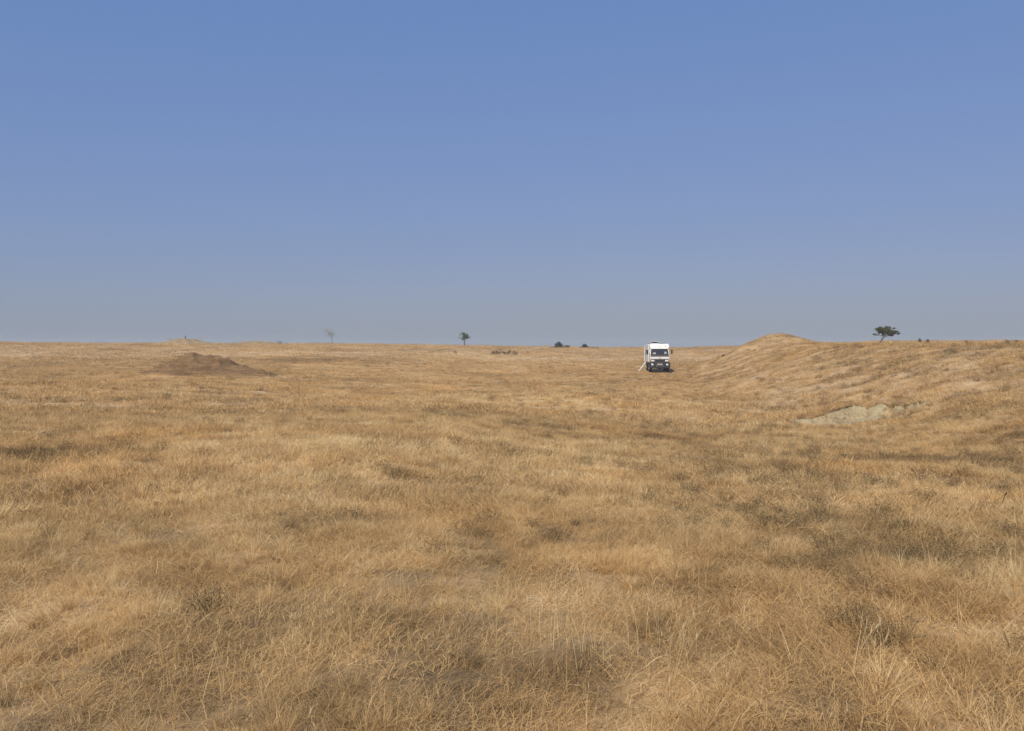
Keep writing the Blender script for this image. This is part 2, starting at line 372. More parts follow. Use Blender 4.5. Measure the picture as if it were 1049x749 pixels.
def add(kind, x, y, s0, s1, dt=0., steer=1.0, keep=None, force=False):
    k = ~near_cut(x, y) | force
    if keep is not None: k &= keep
    for (mx_, my_, rx, ry) in MB:
        k &= ~((((x - mx_) / rx) ** 2 + ((y - my_) / ry) ** 2 < 1.0) & (rng.random(len(x)) < .62))
    k &= ~((np.abs(x - TRUCK[0] - .3) < 1.7) & (np.abs(y - TRUCK[1] - 3) < 4))
    k &= ~((np.abs(y - (94.5 + .02 * x)) < .5) & (x > 4) & (x < 15) & (rng.random(len(x)) < .6))
    x, y = x[k], y[k]; n = len(x)
    z = surf_h(x, y)
    e = .15; gx = (ground_h(x + e, y) - ground_h(x - e, y)) / (2 * e); gy = (ground_h(x, y + e) - ground_h(x, y - e)) / (2 * e)
    rz = (fbm(x * .45 + 20, y * .45, 2) - .5) * 14 * steer + rng.normal(0, .9, n)
    # tilt to slope: rotate about Z first then lean (small angles)
    gxr = gx * np.cos(rz) + gy * np.sin(rz); gyr = -gx * np.sin(rz) + gy * np.cos(rz)
    rot = np.stack([np.arctan(gyr), -np.arctan(gxr), rz], 1)
    tn = tone_f(x, y) + dt + rng.normal(0, .11, n)
    ht = .72 + .75 * (fbm(x * .55 + 90, y * .55, 3)) - .12 * ss(12, 20, x)
    sc = (s0 + (s1 - s0) * rng.random(n)) * ht
    idx = rng.choice(PR[kind], n)
    pts.append((np.stack([x, y, z], 1), rot, sc, tn, idx))
tuf = lambda x, y, f, c: fbm(x * f + 5, y * f + 50, 3) > c
x, y = scatter(1.0, 10.5, 38, 44); add('mat0', x, y, .6, 1.0, .08)
x, y = scatter(1.0, 10.5, 24, 44); add('tus0', x, y, .4, .85, .14, keep=tuf(x, y, .9, .47))
x, y = scatter(2.2, 15, 3.2, 42); add('stalk', x, y, .5, .95, .26, keep=tuf(x, y, .6, .52))
x, y = scatter(1.8, 4.8, 12, 44); add('stalk', x, y, .6, 1.15, .26, keep=tuf(x, y, 1.3, .46))
x, y = scatter(8.5, 34, 15, 42); add('mat1', x, y, .65, 1.0, .04)
x, y = scatter(8.5, 34, 9, 42); add('tus1', x, y, .5, .95, .07, keep=tuf(x, y, .5, .48))
x, y = scatter(9, 34, 1.6, 42); add('tus1', x, y, .35, .85, -.36, keep=tuf(x, y, .3, .46))
x, y = scatter(3, 10.5, 1.6, 42); add('tus0', x, y, .4, .9, -.34)
x, y = scatter(28, 130, .42, 40); add('tus2', x, y, .35, 1.0, -.42, keep=tuf(x, y, .12, .44))
x, y = scatter(28, 130, 2.1, 40); add('mat2', x, y, .6, 1.1, 0)
x, y = scatter(28, 130, .9, 40); add('tus2', x, y, .5, 1.0, .03, keep=tuf(x, y, .25, .50))
n_ = 90; x = PB[0] + rng.normal(0, 1.3, n_); y = PB[1] + .35 * np.sin(x * 1.7) + .38 + rng.normal(0, .08, n_); add('tus1', x, y, .5, 1.0, -.45)
n_ = 40; x = PB[0] + rng.normal(.4, .9, n_); y = PB[1] - .75 + rng.normal(0, .25, n_); pts_n = len(pts); add('tus1', x, y, .4, .9, -.35, force=True)
x, y = scatter(110, 420, .16, 38, .3); add('mat3', x, y, .6, 1.1, 0)
def gn_scatter(name, coll, P, rot, sc, tn, idx, mat):
    me = bpy.data.meshes.new(name); me.vertices.add(len(P)); me.vertices.foreach_set('co', P.astype(np.float32).ravel())
    def at(nm, ty, v, f='value'): me.attributes.new(nm, ty, 'POINT').data.foreach_set(f, v.ravel())
    at('rot', 'FLOAT_VECTOR', rot.astype(np.float32), 'vector'); at('scl', 'FLOAT', sc.astype(np.float32)); at('tone', 'FLOAT', tn.astype(np.float32)); at('idx', 'INT', idx.astype(np.int32))
    o = link(name, me, mat)
    ng = bpy.data.node_groups.new(name, 'GeometryNodeTree')
    ng.interface.new_socket('Geometry', in_out='INPUT', socket_type='NodeSocketGeometry'); ng.interface.new_socket('Geometry', in_out='OUTPUT', socket_type='NodeSocketGeometry')
    N, L = ng.nodes, ng.links; gi = N.new('NodeGroupInput'); go = N.new('NodeGroupOutput')
    ci = N.new('GeometryNodeCollectionInfo'); ci.inputs['Collection'].default_value = coll; ci.inputs['Separate Children'].default_value = True; ci.inputs['Reset Children'].default_value = True
    ip = N.new('GeometryNodeInstanceOnPoints'); ip.inputs['Pick Instance'].default_value = True
    def na(nm, ty): q = N.new('GeometryNodeInputNamedAttribute'); q.data_type = ty; q.inputs[0].default_value = nm; return q.outputs[0]
    e2r = N.new('FunctionNodeEulerToRotation'); L.new(na('rot', 'FLOAT_VECTOR'), e2r.inputs[0])
    L.new(gi.outputs[0], ip.inputs['Points']); L.new(ci.outputs[0], ip.inputs['Instance']); L.new(na('idx', 'INT'), ip.inputs['Instance Index'])
    L.new(e2r.outputs[0], ip.inputs['Rotation']); L.new(na('scl', 'FLOAT'), ip.inputs['Scale']); L.new(ip.outputs[0], go.inputs[0])
    o.modifiers.new('scatter', 'NODES').node_group = ng
    return o
P, rt, sc, tn, ix = [np.concatenate([p[k] for p in pts]) for k in range(5)]
print('grass instances', len(P))
tag(gn_scatter('grass', pcol, P, rt, sc, tn, ix, M['grass']), 'matted dry straw-coloured grass covering the whole plain', 'grass', kind='stuff')

# weeds: dark low plants in loose colonies, mostly on the right
wx, wy = [], []
def colony(px, y, rx, ry, n):
    n = int(n * 1.4); rx *= 1.25; ry *= 1.25
    wx.extend(px2x(px, y) + rng.normal(0, rx, n)); wy.extend(y + rng.normal(0, ry, n))
for c in [(850, 7.9, .35, .8, 22), (825, 10.5, .8, 1.5, 24), (905, 6.7, .32, .22, 22), (790, 9, .7, .9, 18), (860, 13.5, 1.0, 1.6, 34), (1030, 9.5, .5, .5, 10), (985, 11, .7, .8, 14),
          (1000, 17.8, 1.7, .9, 60), (840, 17, 2.0, 2.5, 40), (760, 15, 1.6, 3, 30), (700, 10, 1.4, 1.6, 18), (1040, 7.2, .4, .5, 10), (930, 4.5, .3, .25, 8), (540, 7, .7, .8, 5), (180, 4.9, .25, .2, 2),
          (880, 30, 4, 6, 60), (700, 34, 5, 8, 70), (950, 24, 3, 3, 50), (720, 24, 2.5, 4, 40), (520, 30, 8, 10, 50), (20, 13, 1.2, .7, 26), (430, 20, 6, 6, 26), (860, 50, 6, 10, 60), (300, 60, 20, 15, 90)]: colony(*c)
wx = np.array(wx); wy = np.array(wy); k = (wy > 2.6) & ~near_cut(wx, wy); wx, wy = wx[k], wy[k]; n = len(wx)
ws = (.55 + .7 * rng.random(n)) * (1 + .25 * ss(9, 15, wy) + .8 * ss(20, 60, wy))
o = gn_scatter('weeds', wcol, np.stack([wx, wy, surf_h(wx, wy)], 1), np.stack([np.zeros(n), np.zeros(n), rng.random(n) * 6.3], 1), ws, np.zeros(n), rng.integers(0, 6, n), M['weed'])
tag(o, 'low dark brown-green weeds growing in colonies through the dry grass', 'weeds', kind='stuff')

# ------------------------------------------------------------------ trees and shrubs
def tube_bm(bm, pts_, rads, seg=8):
    rings = []
    for i, p in enumerate(pts_):
        p = Vector(p); d = (Vector(pts_[min(i + 1, len(pts_) - 1)]) - Vector(pts_[max(i - 1, 0)])).normalized()
        a = d.orthogonal().normalized(); b = d.cross(a)
        rings.append([bm.verts.new(p + (a * math.cos(2 * math.pi * k / seg) + b * math.sin(2 * math.pi * k / seg)) * rads[i]) for k in range(seg)])
    for r0, r1 in zip(rings, rings[1:]):
        # match start vertex to limit twist
        best = min(range(seg), key=lambda s: sum((r0[k].co - r1[(k + s) % seg].co).length for k in range(seg)))
        for k in range(seg): bm.faces.new((r0[k], r0[(k + 1) % seg], r1[(k + 1 + best) % seg], r1[(k + best) % seg]))
    try: bm.faces.new(rings[0][::-1]); bm.faces.new(rings[-1])
    except Exception: pass
def bm_obj(name, bm, mat, parent=None, smooth=False):
    bmesh.ops.recalc_face_normals(bm, faces=bm.faces)
    me = bpy.data.meshes.new(name); bm.to_mesh(me); bm.free()
    if smooth:
        for p in me.polygons: p.use_smooth = True
    return link(name, me, mat, parent)
def leaves(clumps, per, size, flat=.6):
    """clumps: (centre, radius); leaf-sized faces spread through each"""
    Vs = []
    for c, r in clumps:
        n = max(4, int(per * random.uniform(.6, 1.3)))
        P = rng.normal(0, .5, (n, 3)) * r * np.array([1, 1, flat]) + np.array(c)
        q = rng.normal(0, 1, (n, 2, 3)); q /= np.linalg.norm(q, axis=2, keepdims=True); s = size * (.5 + rng.random(n))[:, None]
        Vs.append(np.stack([P - q[:, 0] * s, P + q[:, 1] * s * .6, P + q[:, 0] * s, P - q[:, 1] * s * .6], 1))
    V = np.concatenate(Vs).reshape(-1, 3); return np_mesh('crown', V, np.arange(len(V)).reshape(-1, 4))
def branch_to(bm, base, tip, r, bend=.12):
    base = Vector(base); tip = Vector(tip); L = (tip - base).length
    m1 = base.lerp(tip, .4) + Vector((random.uniform(-1, 1), random.uniform(-1, 1), random.uniform(-.4, .6))) * L * bend
    m2 = base.lerp(tip, .75) + Vector((random.uniform(-1, 1), random.uniform(-1, 1), random.uniform(0, .6))) * L * bend
    tube_bm(bm, [base, m1, m2, tip], [r, r * .75, r * .5, r * .25], 6)
def tree(name, px, Y, label, cat, trunk, forks, clumps, leafmat, per=60, lsize=.09, s=1.0, sink=.1):
    x = px2x(px, Y); o = empty(name, (x, Y, gh(x, Y) - sink)); tag(o, label, cat)
    bm = bmesh.new(); pts_ = [Vector(p) * s for p in trunk[0]]; tube_bm(bm, pts_, [q * s for q in trunk[1]], 8)
    top = pts_[-1]
    for f in forks: branch_to(bm, (Vector(f[0]) * s), Vector(f[1]) * s, f[2] * s)
    for c, r in clumps:
        c = Vector(c) * s
        srcs = [Vector(f[1]) * s for f in forks] + [top]
        b0 = min(srcs, key=lambda q: (q - c).length)
        branch_to(bm, b0, c, .03 * s, .1)
        for k in range(4):
            branch_to(bm, c, c + Vector((random.uniform(-1, 1), random.uniform(-1, 1), random.uniform(-.2, .8))) * r * s * .8, .014 * s, .1)
    bm_obj('trunk', bm, M['bark'] if leafmat != 'hazedleaf' else M['hazedleaf'], o)
    me = leaves([((c[0] * s, c[1] * s, c[2] * s), r * s) for c, r in clumps], per, lsize * s); me.materials.append(M[leafmat])
    c_ = bpy.data.objects.new('crown', me); COL.objects.link(c_); c_.parent = o
    return o
# wind-leaning acacia on the embankment plateau: units = metres at 150 m (1 px = .172 m)
u = .172
cl = []
k_ = 0
while k_ < 74:      # uneven crown: clumps inside a lopsided ellipsoid, a few spiky outliers
    qx, qd, qy = random.uniform(-1, 1), random.uniform(-1, 1), random.uniform(-1, 1)
    rr_ = qx * qx + qd * qd + qy * qy
    if rr_ > 1 or rr_ < .12: continue
    k_ += 1
    cl.append((((8.6 + qx * 10.5) * u, qd * 1.1, (13.6 + qy * 4.2 - 1.2 * qx + (1.2 if qy < 0 and abs(qx) > .5 else 0)) * u), random.uniform(.22, .42)))
for (qx, qy, rr) in [(-5.5, 12.2, .2), (-3.6, 11.4, .24), (-2.2, 18, .2), (1.5, 19.2, .2), (8, 20, .2), (12, 19.4, .22), (15.5, 18.2, .22), (21, 12.6, .22), (23, 13.2, .15), (19, 15, .24)]: cl.append((((9 + (qx - 9) * .93) * u, random.uniform(-.4, .4), (qy - 1.3) * u), rr * 1.05))
tree('acacia_tree', 899.6, 112, 'wind-leaning flat-crowned green acacia on the crest of the right embankment', 'tree',
     ([(-.1, 0, -.6), (.0, 0, 0), (.3, 0, .4), (.62, .02, .85), (.9, 0, 1.25)], [.17, .15, .12, .11, .09]),
     [((.62, 0, .75), (.75, .1, 1.6), .07), ((.9, 0, 1.25), (2.0, -.2, 2.0), .06), ((.9, 0, 1.25), (1.3, .4, 2.4), .06), ((.75, .1, 1.6), (.2, .3, 1.75), .05), ((.75, .1, 1.6), (-.9, .1, 1.75), .025), ((1.3, .3, 1.3), (2.6, .3, 1.7), .05), ((1.9, -.2, 1.75), (3.7, -.1, 1.9), .025)],
     cl, 'leaf', 105, .075, s=.747, sink=-.05)
# small round tree on the skyline, left of centre (1 px = .26 m at 230 m)
u = .263; cl = []
for k in range(34):
    a = random.uniform(0, 6.28); q = math.sqrt(random.random()); zz = random.uniform(6.6, 13.2)
    w_ = 4.6 if zz > 8.5 else 3.6; cl.append(((q * w_ * math.cos(a) * u, q * w_ * math.sin(a) * u, zz * u + .2), .42))
cl += [((-5.4 * u, 0, 9.2 * u), .25), ((5.2 * u, .2, 10 * u), .25)]
tree('savanna_tree', 475.8, 230, 'small dense round-topped green tree standing alone on the skyline', 'tree',
     ([(0, 0, -.6), (.02, 0, .5), (-.02, 0, 1.1), (0, 0, 1.6)], [.2, .17, .14, .12]),
     [((0, 0, 1.5), (-.7, .2, 2.3), .07), ((0, 0, 1.5), (.7, -.2, 2.4), .07), ((0, 0, 1.5), (.1, .7, 2.6), .07), ((0, 0, 1.5), (0, -.5, 3.0), .06)], cl, 'leaf', 80, .08)
# thin tree far off in the haze, its colour lightened to paint in more haze (1 px = .69 m at 600 m)
u = .687; cl = []
for k in range(30):
    zz = random.uniform(9, 16.2); w_ = np.interp(zz, [9, 12, 16.2], [2.2, 4.6, 5.6]); a = random.uniform(0, 6.28); q = math.sqrt(random.random())
    cl.append((((q * w_ * math.cos(a) - 1.6 - .15 * (zz - 12)) * u, q * w_ * math.sin(a) * u, zz * u), 1.35))
tree('pale_tree', 340.3, 600, 'faint pale thin-crowned tree far off in the haze on the left skyline', 'tree',
     ([(.3, 0, -1), (.2, 0, 1.5), (0, 0, 3.2), (-.4, 0, 5.2)], [.34, .3, .25, .2]),
     [((0, 0, 3.2), (1.2, .5, 7.6), .12), ((-.4, 0, 5.2), (-2.2, 0, 8), .14), ((-.4, 0, 5.2), (-.4, 1, 8.5), .14), ((-.4, 0, 5.2), (-3.4, -.5, 10), .1)], cl, 'hazedleaf', 46, .17, sink=-.9)

def shrub(name, px, Y, wpx, hpx, label, cat, mat, group=None, nclump=14, per=40, shape='dome', dz=0., ls=.06):
    x = px2x(px, Y); k = Y / F; W_ = wpx * k * .5; H_ = hpx * k
    o = empty(name, (x, Y, gh(x, Y) + dz)); tag(o, label, cat, group)
    cl = []
    for i in range(nclump):
        a = random.uniform(0, 6.28); q = math.sqrt(random.random())
        top = H_ * ((1 - q * .85) if shape == 'cone' else math.sqrt(max(.05, 1 - q * q)))
        zz = random.uniform(.1, .9) * top
        cl.append(((q * W_ * math.cos(a), q * W_ * .7 * math.sin(a), zz), max(.12, H_ * .26)))
    me = leaves(cl, per, max(ls, H_ * .05)); me.materials.append(M[mat])
    c_ = bpy.data.objects.new('foliage', me); COL.objects.link(c_); c_.parent = o
    bm = bmesh.new()
    for i in range(6): branch_to(bm, (random.uniform(-.1, .1) * W_, 0, -.4), (random.uniform(-.8, .8) * W_, random.uniform(-.5, .5) * W_, H_ * random.uniform(.5, 1.0)), max(.012, H_ * .02), .1)
    bm_obj('stem', bm, M['bark'], o); return o
shrub('bush', 573, 200, 12, 7.4, 'larger dark bush with a peaked top on the skyline left of the truck', 'bush', 'darkleaf', 'dark bushes on the skyline', 30, 70, 'cone', ls=.12)
shrub('bush', 581, 200, 7, 3.6, 'lowest dark bush hugging the right foot of the peaked skyline bush', 'bush', 'darkleaf', 'dark bushes on the skyline', 12, 50, ls=.12)
shrub('bush', 598, 205, 10, 5.8, 'smaller dark rounded bush on the skyline nearest the left of the truck', 'bush', 'darkleaf', 'dark bushes on the skyline', 24, 70, 'cone', ls=.12)
shrub('bush', 609, 205, 8, 2.4, 'thin dark strip of low bush on the skyline beside the truck', 'bush', 'darkleaf', 'dark bushes on the skyline', 10, 40, ls=.12)
shrub('bush', 286.5, 520, 10, 8.0, 'hazy grey-blue bush far off on the left skyline beside the pale tree', 'bush', 'darkleaf', None, 34, 60, 'cone', dz=-.1, ls=.14)
ROW = ['leftmost brown dead shrub of the short row below the skyline', 'second dead shrub from the left end of the short brown row', 'tall third dead shrub from the left in the short brown row',
       'fourth dead shrub from the left, in the middle of the short brown row', 'fifth dead shrub from the left, just right of the middle of the brown row', 'tall third dead shrub from the right in the short brown row',
       'second dead shrub from the right end of the short brown row', 'rightmost and smallest dead shrub of the short brown row']
for i, (px_, w_, h_) in enumerate([(504.5, 5, 4.6), (508, 5, 5.2), (512, 6, 5.6), (516.5, 5.5, 4.8), (520, 5, 4.4), (523, 5, 5.4), (526.5, 4.5, 4.8), (529, 3.4, 3.8)]):
    shrub('dry_shrub', px_, 148 + (i % 3) * 2, w_, h_, ROW[i], 'dry shrub', 'dry', 'row of brown dead shrubs', 12, 34, 'dome', 0, .05)
shrub('dry_shrub', 466.5, 150, 4.2, 3.0, 'lone brown dead shrub beneath the small round skyline tree', 'dry shrub', 'dry', None, 8, 26)
shrub('dry_shrub', 541, 158, 4, 2, 'low brown dead shrub between the shrub row and the small earth hump', 'dry shrub', 'dry', None, 6, 20)
shrub('dry_shrub', 498, 150, 3, 1.5, 'tiny brown dead shrub off the left end of the shrub row', 'dry shrub', 'dry', None, 5, 20)
shrub('dry_shrub', 741.5, 99, 4, 2.3, 'dark little shrub low on the left flank of the tall grassy knoll', 'dry shrub', 'darkleaf', None, 8, 24)
shrub('dry_shrub', 912, 112, 4, 2.2, 'dark little shrub at the right foot of the leaning acacia', 'dry shrub', 'darkleaf', None, 8, 24, dz=.05)
shrub('dry_shrub', 942, 130, 2.4, 6.2, 'thin upright dark shrub on the embankment crest, taller of the close pair', 'dry shrub', 'darkleaf', 'small plants along the embankment crest', 9, 24, dz=.2)
shrub('dry_shrub', 950, 130, 3, 4.8, 'rounder dark shrub on the embankment crest, right-hand one of the close pair', 'dry shrub', 'darkleaf', 'small plants along the embankment crest', 8, 24, dz=.2)
shrub('dry_shrub', 990, 130, 3, 3.8, 'small dark shrub on the embankment crest between the close pair and the right-edge pair', 'dry shrub', 'darkleaf', 'small plants along the embankment crest', 6, 24, dz=.15)
shrub('dry_shrub', 1031, 125, 5, 4.2, 'wide low dark shrub on the embankment crest, left one of the right-edge pair', 'dry shrub', 'darkleaf', 'small plants along the embankment crest', 9, 24, dz=.15)
shrub('dry_shrub', 1041, 125, 4, 3.8, 'low dark shrub on the embankment crest nearest the right edge', 'dry shrub', 'darkleaf', 'small plants along the embankment crest', 8, 24, dz=.15)
# short post on the far mound
m = MOUNDS[2]; bm = bmesh.new(); tube_bm(bm, [(0, 0, -.4), (.02, 0, .3), (-.01, .01, .62)], [.16, .14, .12], 8)
o = bm_obj('wooden_post', bm, M['bark']); o.location = (px2x(190, 200), 200, float(surf_h(np.array([px2x(190, 200)]), np.array([200.]))[0])); tag(o, 'short weathered wooden post on top of the skyline mound', 'post')

# lone stalks standing clear of the grass
def lone(px, Y, h, lean, label, mat, rad=.0022, head=12):
    x = px2x(px, Y); bm = bmesh.new(); pts_ = [Vector((lean * h * f ** 1.5, .02 * math.sin(f * 3), h * f * (1 - .12 * abs(lean) * f))) for f in np.linspace(0, 1, 7)]
    tube_bm(bm, pts_, [rad * (1 - .5 * f) for f in np.linspace(0, 1, 7)], 5)
    for k in range(head):
        p = pts_[-1].lerp(pts_[-2], k / head * 1.0); d = Vector((random.uniform(-1, 1), random.uniform(-1, 1), random.uniform(.4, 1.2))).normalized() * h * .06
        tube_bm(bm, [p, p + d], [rad * .7, rad * .3], 4)
    o = bm_obj('grass_stalk', bm, M[mat]); o.location = (x, Y, gh(x, Y)); tag(o, label, 'grass stalk')
lone(113, 6.2, .36, .35, 'tall pale straw stalk standing clear of the grass on the left', 'straw', .003)
lone(1028, 9.3, .22, .25, 'dark dead weed stalk standing clear of the pale grass near the right edge', 'darkleaf', .005, 26)
lone(52, 5.0, .30, -.9, 'pale bent straw stalk arching leftward low over the grass at the left', 'straw', .003, 4)

# ------------------------------------------------------------------ camper truck
tx, ty = TRUCK; tz = float(np.mean([gh(tx + a, ty + b) for a in (-1, 1) for b in (.9, 4.6)])) + .02
truck = empty('camper_truck', (tx, ty, tz), R(-5.0)); truck.scale = (1, 1, 1.045); tag(truck, 'white overland camper truck with big black tyres parked facing the camera at the embankment foot', 'camper truck')
# local: front face at y=0 looking along -Y, length along +Y, x right
def rbox(bm, x0, x1, y0, y1, z0, z1, bev=.04, seg=2, taper=None):
    r = bmesh.ops.create_cube(bm, size=1); vs_ = r['verts']
    for v in vs_:
        v.co = Vector((x0 + (v.co.x + .5) * (x1 - x0), y0 + (v.co.y + .5) * (y1 - y0), z0 + (v.co.z + .5) * (z1 - z0)))
        if taper: taper(v)
    if bev: bmesh.ops.bevel(bm, geom=list({e for v in vs_ for e in v.link_edges}), offset=bev, segments=seg, affect='EDGES', profile=.6)
def box(name, parent, mat, *a, **k):
    bm = bmesh.new(); rbox(bm, *a, **k); return bm_obj(name, bm, M[mat], parent)
# cab shell lofted from side profile with real window recess panels
def loft(name, mat, sections, parent):
    bm = bmesh.new(); rings = []
    for s_ in sections: rings.append([bm.verts.new(p) for p in s_])
    for a, b in zip(rings, rings[1:]):
        for i in range(len(a)): bm.faces.new((a[i], a[(i + 1) % len(a)], b[(i + 1) % len(b)], b[i]))
    bm.faces.new(rings[0]); bm.faces.new(rings[-1][::-1])
    bmesh.ops.bevel(bm, geom=[e for e in bm.edges], offset=.035, segments=2, affect='EDGES', profile=.6)
    return bm_obj(name, bm, M[mat], parent)
def sec(z, hw, yf, yb): return [(-hw, yf, z), (hw, yf, z), (hw, yb, z), (-hw, yb, z)]
cab = loft('cab', 'white', [sec(1.04, 1.06, .02, 1.75), sec(1.80, 1.08, .0, 1.75), sec(2.54, .99, .30, 1.88), sec(2.66, .92, .45, 1.68)], truck)
# windscreen follows the raked plane
def panel(name, mat, pts4, th, parent, bev=.015):
    bm = bmesh.new(); p = [Vector(q) for q in pts4]; nrm = (p[1] - p[0]).cross(p[3] - p[0]).normalized()
    a = [bm.verts.new(q + nrm * th) for q in p]; b = [bm.verts.new(q - nrm * th) for q in p]
    bm.faces.new(a); bm.faces.new(b[::-1])
    for i in range(4): bm.faces.new((a[i], b[i], b[(i + 1) % 4], a[(i + 1) % 4]))
    if bev: bmesh.ops.bevel(bm, geom=list(bm.edges), offset=bev, segments=2, affect='EDGES')
    return bm_obj(name, bm, M[mat], parent)
fr = lambda z: (z - 1.80) / .74 * .30
panel('windscreen_frame', 'black', [(-1.04, fr(1.70), 1.70), (1.04, fr(1.70), 1.70), (.93, fr(2.53), 2.53), (-.93, fr(2.53), 2.53)], .012, cab)
ws = panel('windscreen', 'glass', [(-.96, fr(1.88) - .02, 1.88), (.96, fr(1.88) - .02, 1.88), (.89, fr(2.49) - .02, 2.49), (-.89, fr(2.49) - .02, 2.49)], .010, cab)
panel('grey_reflection', 'curtain_reflection', [(-.78, fr(1.95) - .034, 1.95), (-.40, fr(1.95) - .034, 1.95), (-.44, fr(2.12) - .034, 2.12), (-.74, fr(2.12) - .034, 2.12)], .004, ws, .004)  # grey patches on the glass, painting its reflections
panel('grey_reflection', 'curtain_reflection', [(.5, fr(1.98) - .034, 1.98), (.8, fr(1.98) - .034, 1.98), (.76, fr(2.2) - .034, 2.2), (.55, fr(2.2) - .034, 2.2)], .004, ws, .004)
for sx in (-.45, .35):
    bm = bmesh.new(); tube_bm(bm, [(sx, fr(1.85) - .05, 1.85), (sx + .45, fr(2.1) - .05, 2.1)], [.012, .008], 5); bm_obj('wiper', bm, M['black'], cab)
for s in (-1, 1):
    hx = lambda z: s * (1.08 - (z - 1.80) / .74 * .09 + .004)
    d = panel('cab_door', 'white', [(s * 1.092, .42, 1.08), (s * 1.092, 1.42, 1.08), (s * 1.092, 1.42, 1.78), (s * 1.092, .22, 1.78)], .012, cab)
    panel('side_window', 'glass', [(hx(1.88), .40, 1.88), (hx(1.88), 1.40, 1.88), (hx(2.46), 1.38, 2.46), (hx(2.46), .58, 2.46)], .012, d)
    box('handle', d, 'black', s * 1.10 - .02, s * 1.10 + .02, 1.22, 1.36, 1.48, 1.53, bev=.008)
# grille between indicator lamps, white nose band stays above
box('grille', cab, 'grille', -.53, .53, -.045, .03, 1.10, 1.40, bev=.02)
gri = bmesh.new()
for k in range(5): rbox(gri, -.50, .50, -.065, -.035, 1.13 + k * .05, 1.155 + k * .05, bev=.004)
bm_obj('grille_bar', gri, M['black'], cab)
bm = bmesh.new(); bmesh.ops.create_cone(bm, cap_ends=True, segments=20, radius1=.09, radius2=.09, depth=.03, matrix=Matrix.Translation((0, -.035, 1.50)) @ Matrix.Rotation(R(90), 4, 'X')); bm_obj('badge', bm, M['steel'], cab)
bm = bmesh.new(); rbox(bm, -1.0, 1.0, -.02, .02, 1.43, 1.445, bev=0); bm_obj('panel_seam', bm, M['grille'], cab)
for s in (-1, 1):
    c = s * .78
    h_ = box('headlight', cab, 'black', c - .25, c + .25, -.05, .06, 1.08, 1.40, bev=.03)
    box('lens', h_, 'lamp', c - .19, c + .19, -.068, -.03, 1.15, 1.34, bev=.03)
    box('indicator', cab, 'amber', s * 1.055 - .035, s * 1.055 + .035, -.035, .10, 1.14, 1.32, bev=.012)
bum = bmesh.new()
rbox(bum, -1.16, 1.16, -.20, .18, .44, 1.05, bev=.06, seg=3); bumper = bm_obj('bumper', bum, M['black'], truck)
for s in (-1, 1):
    bm = bmesh.new(); bmesh.ops.create_uvsphere(bm, u_segments=20, v_segments=12, radius=.125, matrix=Matrix.Translation((s * .82, -.18, .82)) @ Matrix.Diagonal((1.15, .45, .9, 1)))
    bm_obj('fog_lamp', bm, M['lamp'], bumper, True)
    bm = bmesh.new(); tube_bm(bm, [(s * .35, -.2, .63), (s * .35, -.3, .60), (s * .35, -.3, .70)], [.02, .02, .02], 8); bm_obj('tow_hook', bm, M['steel'], bumper)
box('number_plate', bumper, 'plate', -.30, .30, -.225, -.195, .80, .92, bev=.006)
box('winch', bumper, 'grille', -.42, .42, -.235, -.19, .64, .74, bev=.015)
# frame, axles, wheels, mudguards
ch = bmesh.new()
for s in (-1, 1): rbox(ch, s * .42 - .05, s * .42 + .05, .1, 6.0, .68, .88, bev=.01)
rbox(ch, -.98, .98, 1.9, 2.9, .62, .96, bev=.03)
for yy in (1.05, 4.65): tube_bm(ch, [(-.85, yy, .48), (.85, yy, .48)], [.07, .07], 10); bmesh.ops.create_uvsphere(ch, u_segments=14, v_segments=8, radius=.2, matrix=Matrix.Translation((.1, yy, .48)))
bm_obj('chassis', ch, M['black'], truck)
def wheel(x, y, s):
    def lathe(prof, seg=32):
        bm = bmesh.new(); rings = [[bm.verts.new((x + s * px_, y + r_ * math.cos(2 * math.pi * k / seg), .48 + r_ * math.sin(2 * math.pi * k / seg))) for k in range(seg)] for px_, r_ in prof]
        for a, b in zip(rings, rings[1:]):
            for k in range(seg): bm.faces.new((a[k], a[(k + 1) % seg], b[(k + 1) % seg], b[k]))
        return bm
    t = lathe([(-.16, .27), (-.17, .40), (-.145, .465), (-.12, .48), (.12, .48), (.145, .465), (.17, .40), (.16, .27)])
    for k in range(32):
        a = 2 * math.pi * k / 32
        for q in (-1, 1):
            mt = Matrix.Translation((x + q * .09, y + .487 * math.cos(a + q * .05), .48 + .487 * math.sin(a + q * .05))) @ Matrix.Rotation(a, 4, 'X') @ Matrix.Diagonal((.12, .03, .045, 1))
            bmesh.ops.create_cube(t, size=1, matrix=mt)
    w_ = bm_obj('wheel', t, M['tyre'], truck)
    bm_obj('rim', lathe([(-.1, .27), (.14, .275), (.15, .25), (.06, .22), (.05, .12), (.12, .10), (.13, .0001)]), M['steel'], w_)
for yy in (1.05, 4.65):
    for s in (-1, 1):
        wheel(s * .98, yy, s)
        bm = bmesh.new(); n_ = 12
        for k in range(n_):
            a0 = math.pi * (.08 + .84 * k / n_); a1 = math.pi * (.08 + .84 * (k + 1) / n_)
            q = [(yy - .58 * math.cos(a), .50 + .58 * math.sin(a)) for a in (a0, a1)] + [(yy - .61 * math.cos(a), .50 + .61 * math.sin(a)) for a in (a1, a0)]
            va = [bm.verts.new((s * 1.17, p[0], p[1])) for p in q]; vb = [bm.verts.new((s * .76, p[0], p[1])) for p in q]
            bm.faces.new(va); bm.faces.new(vb[::-1])
            for i in range(4): bm.faces.new((va[i], vb[i], vb[(i + 1) % 4], va[(i + 1) % 4]))
        bm_obj('mudguard', bm, M['black'], truck)
